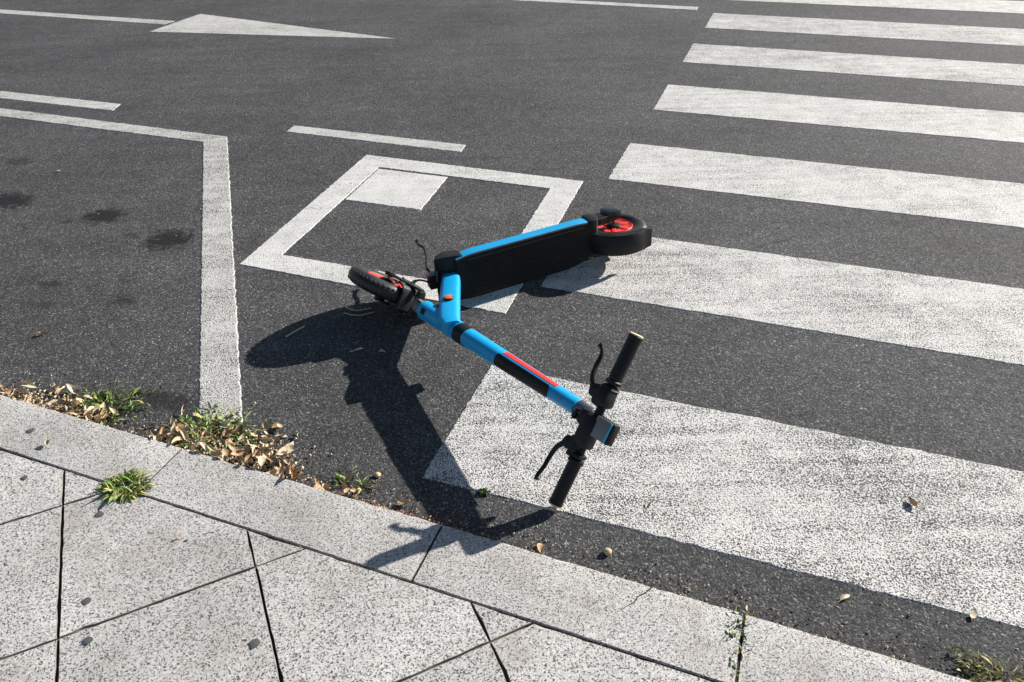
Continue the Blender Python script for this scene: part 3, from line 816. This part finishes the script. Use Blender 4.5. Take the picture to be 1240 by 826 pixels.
def pile(pix, n, spread, zmax, label, group, seed):
    rn = random.Random(seed)
    for i in range(n):
        k_ = rn.random() * (len(pix) - 1); a = int(k_); f = k_ - a
        x = pix[a][0] + (pix[a + 1][0] - pix[a][0]) * f; y = pix[a][1] + (pix[a + 1][1] - pix[a][1]) * f
        wd = pix[a][2] + (pix[a + 1][2] - pix[a][2]) * f
        p = survey(x, y); s, t = to_st(p); off = abs(rn.gauss(0, .55)) * wd
        t = kerb_out(s) + .010 + off
        hgt = zmax * max(0, 1 - off / (wd * 1.4)) * rn.random() + .008
        me_ = rn.choice(LV); tint = 'pale cream' if LV.index(me_) >= 9 else 'brown'; fr_ = k_ / (len(pix) - 1)
        where = label[0] if fr_ < .34 else label[1] if fr_ < .67 else label[2]
        q_ = W(s, t, hgt); place_leaf(q_.x, q_.y, q_.z, rn.uniform(.48, .88), rn, me_, tint + ' ' + where, group)
pile([(5, 470, .05), (60, 482, .09), (110, 492, .10), (150, 498, .05)], 60, .1, .035,
     ("dry leaf in the left leaf heap, its far left third", "dry leaf in the middle of the left leaf heap", "dry leaf around the weeds ending the left leaf heap"), "dry leaves heaped against the left kerbstones", 5)
pile([(205, 527, .05), (245, 530, .12), (300, 545, .16), (345, 562, .12), (370, 572, .03)], 125, .1, .045,
     ("dry leaf at the left end of the heap below the parking line", "dry leaf in the middle of the heap below the parking line", "dry leaf at the right end of the heap below the parking line"), "dry leaves heaped below the parking line", 6)
pile([(390, 575, .03), (425, 585, .04), (445, 590, .03)], 12, .05, .015,
     ("dry leaf scrap starting the thin scatter right of the big leaf heap", "dry leaf scrap in the thin scatter right of the big leaf heap", "dry leaf scrap ending the thin scatter by the handlebar shadow"), "leaf scraps right of the big leaf heap", 8)

lone = [(50, 402, .75, "single tan leaf alone on the asphalt left of the parking line", 0),
        (72, 205, .7, "small brown leaf lying far left near the oil stains", 1),
        (1105, 607, .8, "rust brown leaf on the widest zebra stripe at right", 2),
        (335, 514, .95, "reddish brown leaf just right of the parking line end", 3),
        (1025, 720, .55, "little tan leaf on bare asphalt below the widest zebra stripe", 10),
        (655, 660, .8, "tan leaf scrap by the kerb right of the handlebar shadow", 4),
        (487, 607, .8, "curled brown leaf against the kerb just left of the handlebar shadow", 5),
        (462, 423, .5, "tiny tan leaf inside the scooter's shadow", 11),
        (1180, 742, .6, "pale leaf scrap on the lower edge of the widest zebra stripe", 12),
        (785, 610, .5, "yellowish leaf scrap on the zebra stripe below the display", 13)]
rn = random.Random(21)
for (x, y, sc, lab, mi) in lone:
    p = survey(x, y, .012); o = place_leaf(p.x, p.y, .004, sc, rn, LV[mi], lab)
    o.rotation_euler = (rn.gauss(0, .08), rn.gauss(0, .08), rn.uniform(0, 6.28))
for (x, y, sc, az_, lab, mi) in [(92, 473, 1.35, 1.2, "longest pale leaf sheath lying on top of the left leaf heap", 9), (30, 466, 1.15, 1.5, "broad pale leaf at the left end of the left leaf heap", 11),
                            (212, 519, 1.1, .3, "pale upturned leaf at the left end of the big leaf heap", 12), (345, 548, 1.15, 2.0, "tall pale leaf standing at the right end of the big leaf heap", 13)]:
    p = survey(x, y, .03); o = place_leaf(p.x, p.y, .03, sc, rn, LV[mi], lab); o.rotation_euler = (.15, -.2, az_)
for (x, y, sc, lab, mi) in [(58, 538, .55, "small orange-brown leaf lying on the leftmost kerbstone", 6), (215, 652, .3, "tiny brown crumb of leaf on a paving slab", 7),
                            (905, 737, .35, "yellowish leaf scrap at the kerb edge above the joint weed", 14)]:
    p = survey(x, y, KERB_Z + .004); o = place_leaf(p.x, p.y, KERB_Z + .006, sc, rn, LV[mi], lab)
    o.rotation_euler = (rn.gauss(0, .1), rn.gauss(0, .1), rn.uniform(0, 6.28))

def pebble(x, y, r, label, mat):
    rn = random.Random(x); bm = bmesh.new(); bmesh.ops.create_icosphere(bm, subdivisions=2, radius=r)
    for v in bm.verts: v.co *= rn.uniform(.82, 1.12); v.co.z *= .75
    p = survey(x, y, r * .6)
    tag(obj("pebble", mesh_of(bm, "pebble", mat, 80), None, (p.x, p.y, r * .6)), label, "pebble")
pebble(736, 668, .010, "tan pebble on the asphalt just above the kerb", M['pebble'])
pebble(457, 575, .009, "small brown pebble left of the handlebar shadow near the kerb", M['pebble'])

def twig(pts, r, label):
    bm = bmesh.new(); w_ = [survey(x, y, z) for x, y, z in pts]; c = w_[0].copy(); c.z = 0
    tube(bm, [p - c for p in smooth_pts(w_, 4)], r, 6)
    tag(obj("twig", mesh_of(bm, "twig", M['twig'], 60), None, c), label, "twig")
twig([(417, 371, .003), (430, 376, .006), (449, 373, .004)], .0022, "upper bleached twig in the shadow under the front wheel")
twig([(416, 379, .003), (434, 382, .005), (452, 378, .003)], .0018, "lower bleached twig in the shadow under the front wheel")
twig([(346, 408, .003), (356, 402, .005), (369, 395, .003)], .0028, "pale twig inside the front wheel's shadow")
twig([(572, 488, .002), (585, 489, .003)], .0016, "very small twig at the near end of the wide zebra stripe")

def blades(name, x, y, z, n, spread, hgt, mats, label, cat, seed, wid=.0028, lean=.8, along=None):
    """tuft of bent grass blades and small leaves as one plant"""
    rn = random.Random(seed); bm = bmesh.new(); c = survey(x, y, z)
    for i in range(n):
        if along is None:
            a = rn.uniform(0, 6.28); r = spread * math.sqrt(rn.random()); b = Vector((math.cos(a) * r, math.sin(a) * r * .8, 0))
        else: b = along * rn.uniform(-1, 1) + Vector((rn.gauss(0, spread), rn.gauss(0, spread), 0))
        d = (b.normalized() * lean * rn.uniform(.2, 1.4) + Vector((rn.gauss(0, .5), rn.gauss(0, .5), 1))).normalized()
        L = hgt * rn.uniform(.45, 1.15); side = d.cross(Vector((rn.gauss(0, 1), rn.gauss(0, 1), .2))).normalized()
        w0 = wid * rn.uniform(.6, 1.4); pr = None; pos = b.copy(); mi = 0
        u_ = rn.random(); mi = 0 if u_ < .55 else (1 if u_ < .80 else 2)
        leafy = rn.random() < .25
        for k_ in range(5):
            f = k_ / 4; ww = w0 * ((1 - f) * 1.0 + .12 if not leafy else .3 + 2.0 * math.sin(math.pi * min(.98, f)))
            cur = [bm.verts.new(pos - side * ww), bm.verts.new(pos + side * ww)]
            if pr: fc = bm.faces.new((pr[0], pr[1], cur[1], cur[0])); fc.material_index = mi
            pr = cur; pos = pos + d * (L / 4); d = (d + Vector((d.x * .35, d.y * .35, -.38))).normalized()
            if pos.z < .001: pos.z = .001
    o = obj(name, mesh_of(bm, name, mats, 80), None, (c.x, c.y, z)); tag(o, label, cat); return o
G3 = [M['green'], M['yellow'], M['darkgreen']]
blades("grass_tuft", 128, 492, 0.004, 300, .045, .032, G3, "green weed tuft growing among the left leaf heap", "weed", 31, .0019, .8, E1 * .055)
blades("grass_tuft", 258, 527, 0.004, 700, .038, .040, G3, "bright green grass tuft in the middle of the big leaf heap", "weed", 32, .0020, .8, E1 * .09)
blades("grass_tuft", 154, 590, KERB_Z - .002, 380, .046, .042, [M['green'], M['yellow'], M['yellow']], "grass tuft growing from the joint corner between kerbstone and slabs", "weed", 33, .0017, 1.0)
blades("grass_tuft", 893, 765, KERB_Z - .004, 90, .013, .016, G3, "short weed in the kerb joint at lower right", "weed", 34, .0018, .7, E2 * .028)
blades("grass_tuft", 889, 805, KERB_Z - .004, 40, .005, .011, G3, "tiny weed below it in the same kerb joint", "weed", 35, .0016, .6, E2 * .03)
blades("grass_tuft", 1222, 822, 0.004, 240, .018, .026, [M['yellow'], M['leafpale'], M['green']], "straw and green tuft in the gutter at the bottom right corner", "weed", 36, .0014, .8, E1 * .08)
blades("grass_tuft", 587, 595, 0.002, 16, .008, .015, [M['green'], M['green'], M['darkgreen']], "small green sprig at the edge of the handlebar shadow", "weed", 37, .0034, .5)
blades("grass_tuft", 428, 585, 0.004, 50, .012, .026, G3, "little green sprig in the gutter left of the scooter's handlebar shadow", "weed", 38, .0024, .7, E1 * .04)
blades("grass_tuft", 905, 745, 0.004, 14, .008, .02, G3, "thin weed at the road end of the lower right kerb joint", "weed", 39, .002, .7)

# crumbs of soil, seeds and brick along the foot of the kerb, and grit over the road
def crumbs(name, n, place, sizes, mats, label, seed, parent=None):
    rn = random.Random(seed); bm = bmesh.new()
    base = [Vector(v) for v in ((1, 0, 0), (-.6, .9, 0), (-.5, -.8, .1), (0, .1, .8))]
    for i in range(n):
        p = place(rn); r = sizes[0] + (sizes[1] - sizes[0]) * rn.random() ** 2.5
        R_ = Matrix.Rotation(rn.uniform(0, 6.28), 3, 'Z') @ Matrix.Rotation(rn.uniform(-.5, .5), 3, 'X')
        vs = [bm.verts.new(p + (R_ @ (b * rn.uniform(.6, 1.2))) * r) for b in base]; mi = rn.randrange(len(mats))
        for t in ((0, 1, 3), (1, 2, 3), (2, 0, 3), (0, 2, 1)): bm.faces.new([vs[k_] for k_ in t]).material_index = mi
    return tag(obj(name, mesh_of(bm, name, mats), parent), label, None, None, 'stuff')
def gutter(rn):
    s = rn.uniform(-3.5, 2.5); d = abs(rn.gauss(0, .010 if rn.random() < .7 else .05)); return W(s, kerb_out(s) + .001 + d, rn.uniform(.0005, .004 + .012 * math.exp(-d * 150)))
crumbs("gutter_dirt", 9500, gutter, (.0012, .0050), [M['leaf'], M['twig'], M['mortar'], M['pebble'], M['mortar']], "brown crumbs and soil along the foot of the kerb", 1)
def redbit(rn):
    s = rn.uniform(-.80, -.52); d = abs(rn.gauss(0, .006)); return W(s, kerb_out(s) + .002 + d, rn.uniform(.002, .024))
crumbs("brick_crumbs", 420, redbit, (.002, .006), [M['brick'], M['brick'], M['leaf']], "red crumbs against the kerb by the handlebar shadow", 2)
def grit(rn):
    s = rn.uniform(-3.2, 2.6); t = 1.03 + (rn.random() ** 1.6) * 3.2; return W(s, t, .0008)
crumbs("road_grit", 1500, grit, (.0012, .0042), [M['twig'], M['pebble'], M['leaf'], M['kerbstone']], "loose grit scattered on the asphalt", 3)
def leafpatch(cx_, sp, wd):
    def f(rn):
        s = cx_ + rn.gauss(0, sp); d = abs(rn.gauss(0, wd)); return W(s, kerb_out(s) + .003 + d, rn.uniform(.001, .014))
    return f
s1_ = to_st(survey(80, 485))[0]; s2_ = to_st(survey(285, 540))[0]
crumbs("leaf_litter", 1600, leafpatch(s1_, .10, .030), (.003, .009), [M['leaf'], M['leafpale'], M['mortar']], "broken leaf litter under the left leaf heap", 4)
crumbs("leaf_litter", 2600, leafpatch(s2_, .10, .055), (.003, .009), [M['leaf'], M['leafpale'], M['mortar']], "broken leaf litter under the big leaf heap", 5)
def slabdirt(rn):
    s = rn.uniform(-3, 2.5); k_ = rn.random()
    if k_ < .35: return W(s, kerb_in(s) + rn.gauss(0, .0018), KERB_Z - .007 + rn.uniform(0, .004))
    a = a0 + rn.randrange(-6, 7) * P + rn.gauss(0, .0012); b = rn.uniform(-2.2, 2.6)
    if math.sin(b * 9) + math.sin(b * 23 + a) < -.2: b += .13
    x_, y_ = q * (a + b), q * (a - b)
    if y_ > kerb_in(x_): return W(s, kerb_in(s), KERB_Z - .007)
    return W(x_, y_, KERB_Z - .006 + rn.uniform(0, .004))
crumbs("joint_dirt", 9000, slabdirt, (.0012, .0034), [M['mortar'], M['mortar'], M['sand'], M['leaf']], "dirt in the joint behind the kerb", 6)
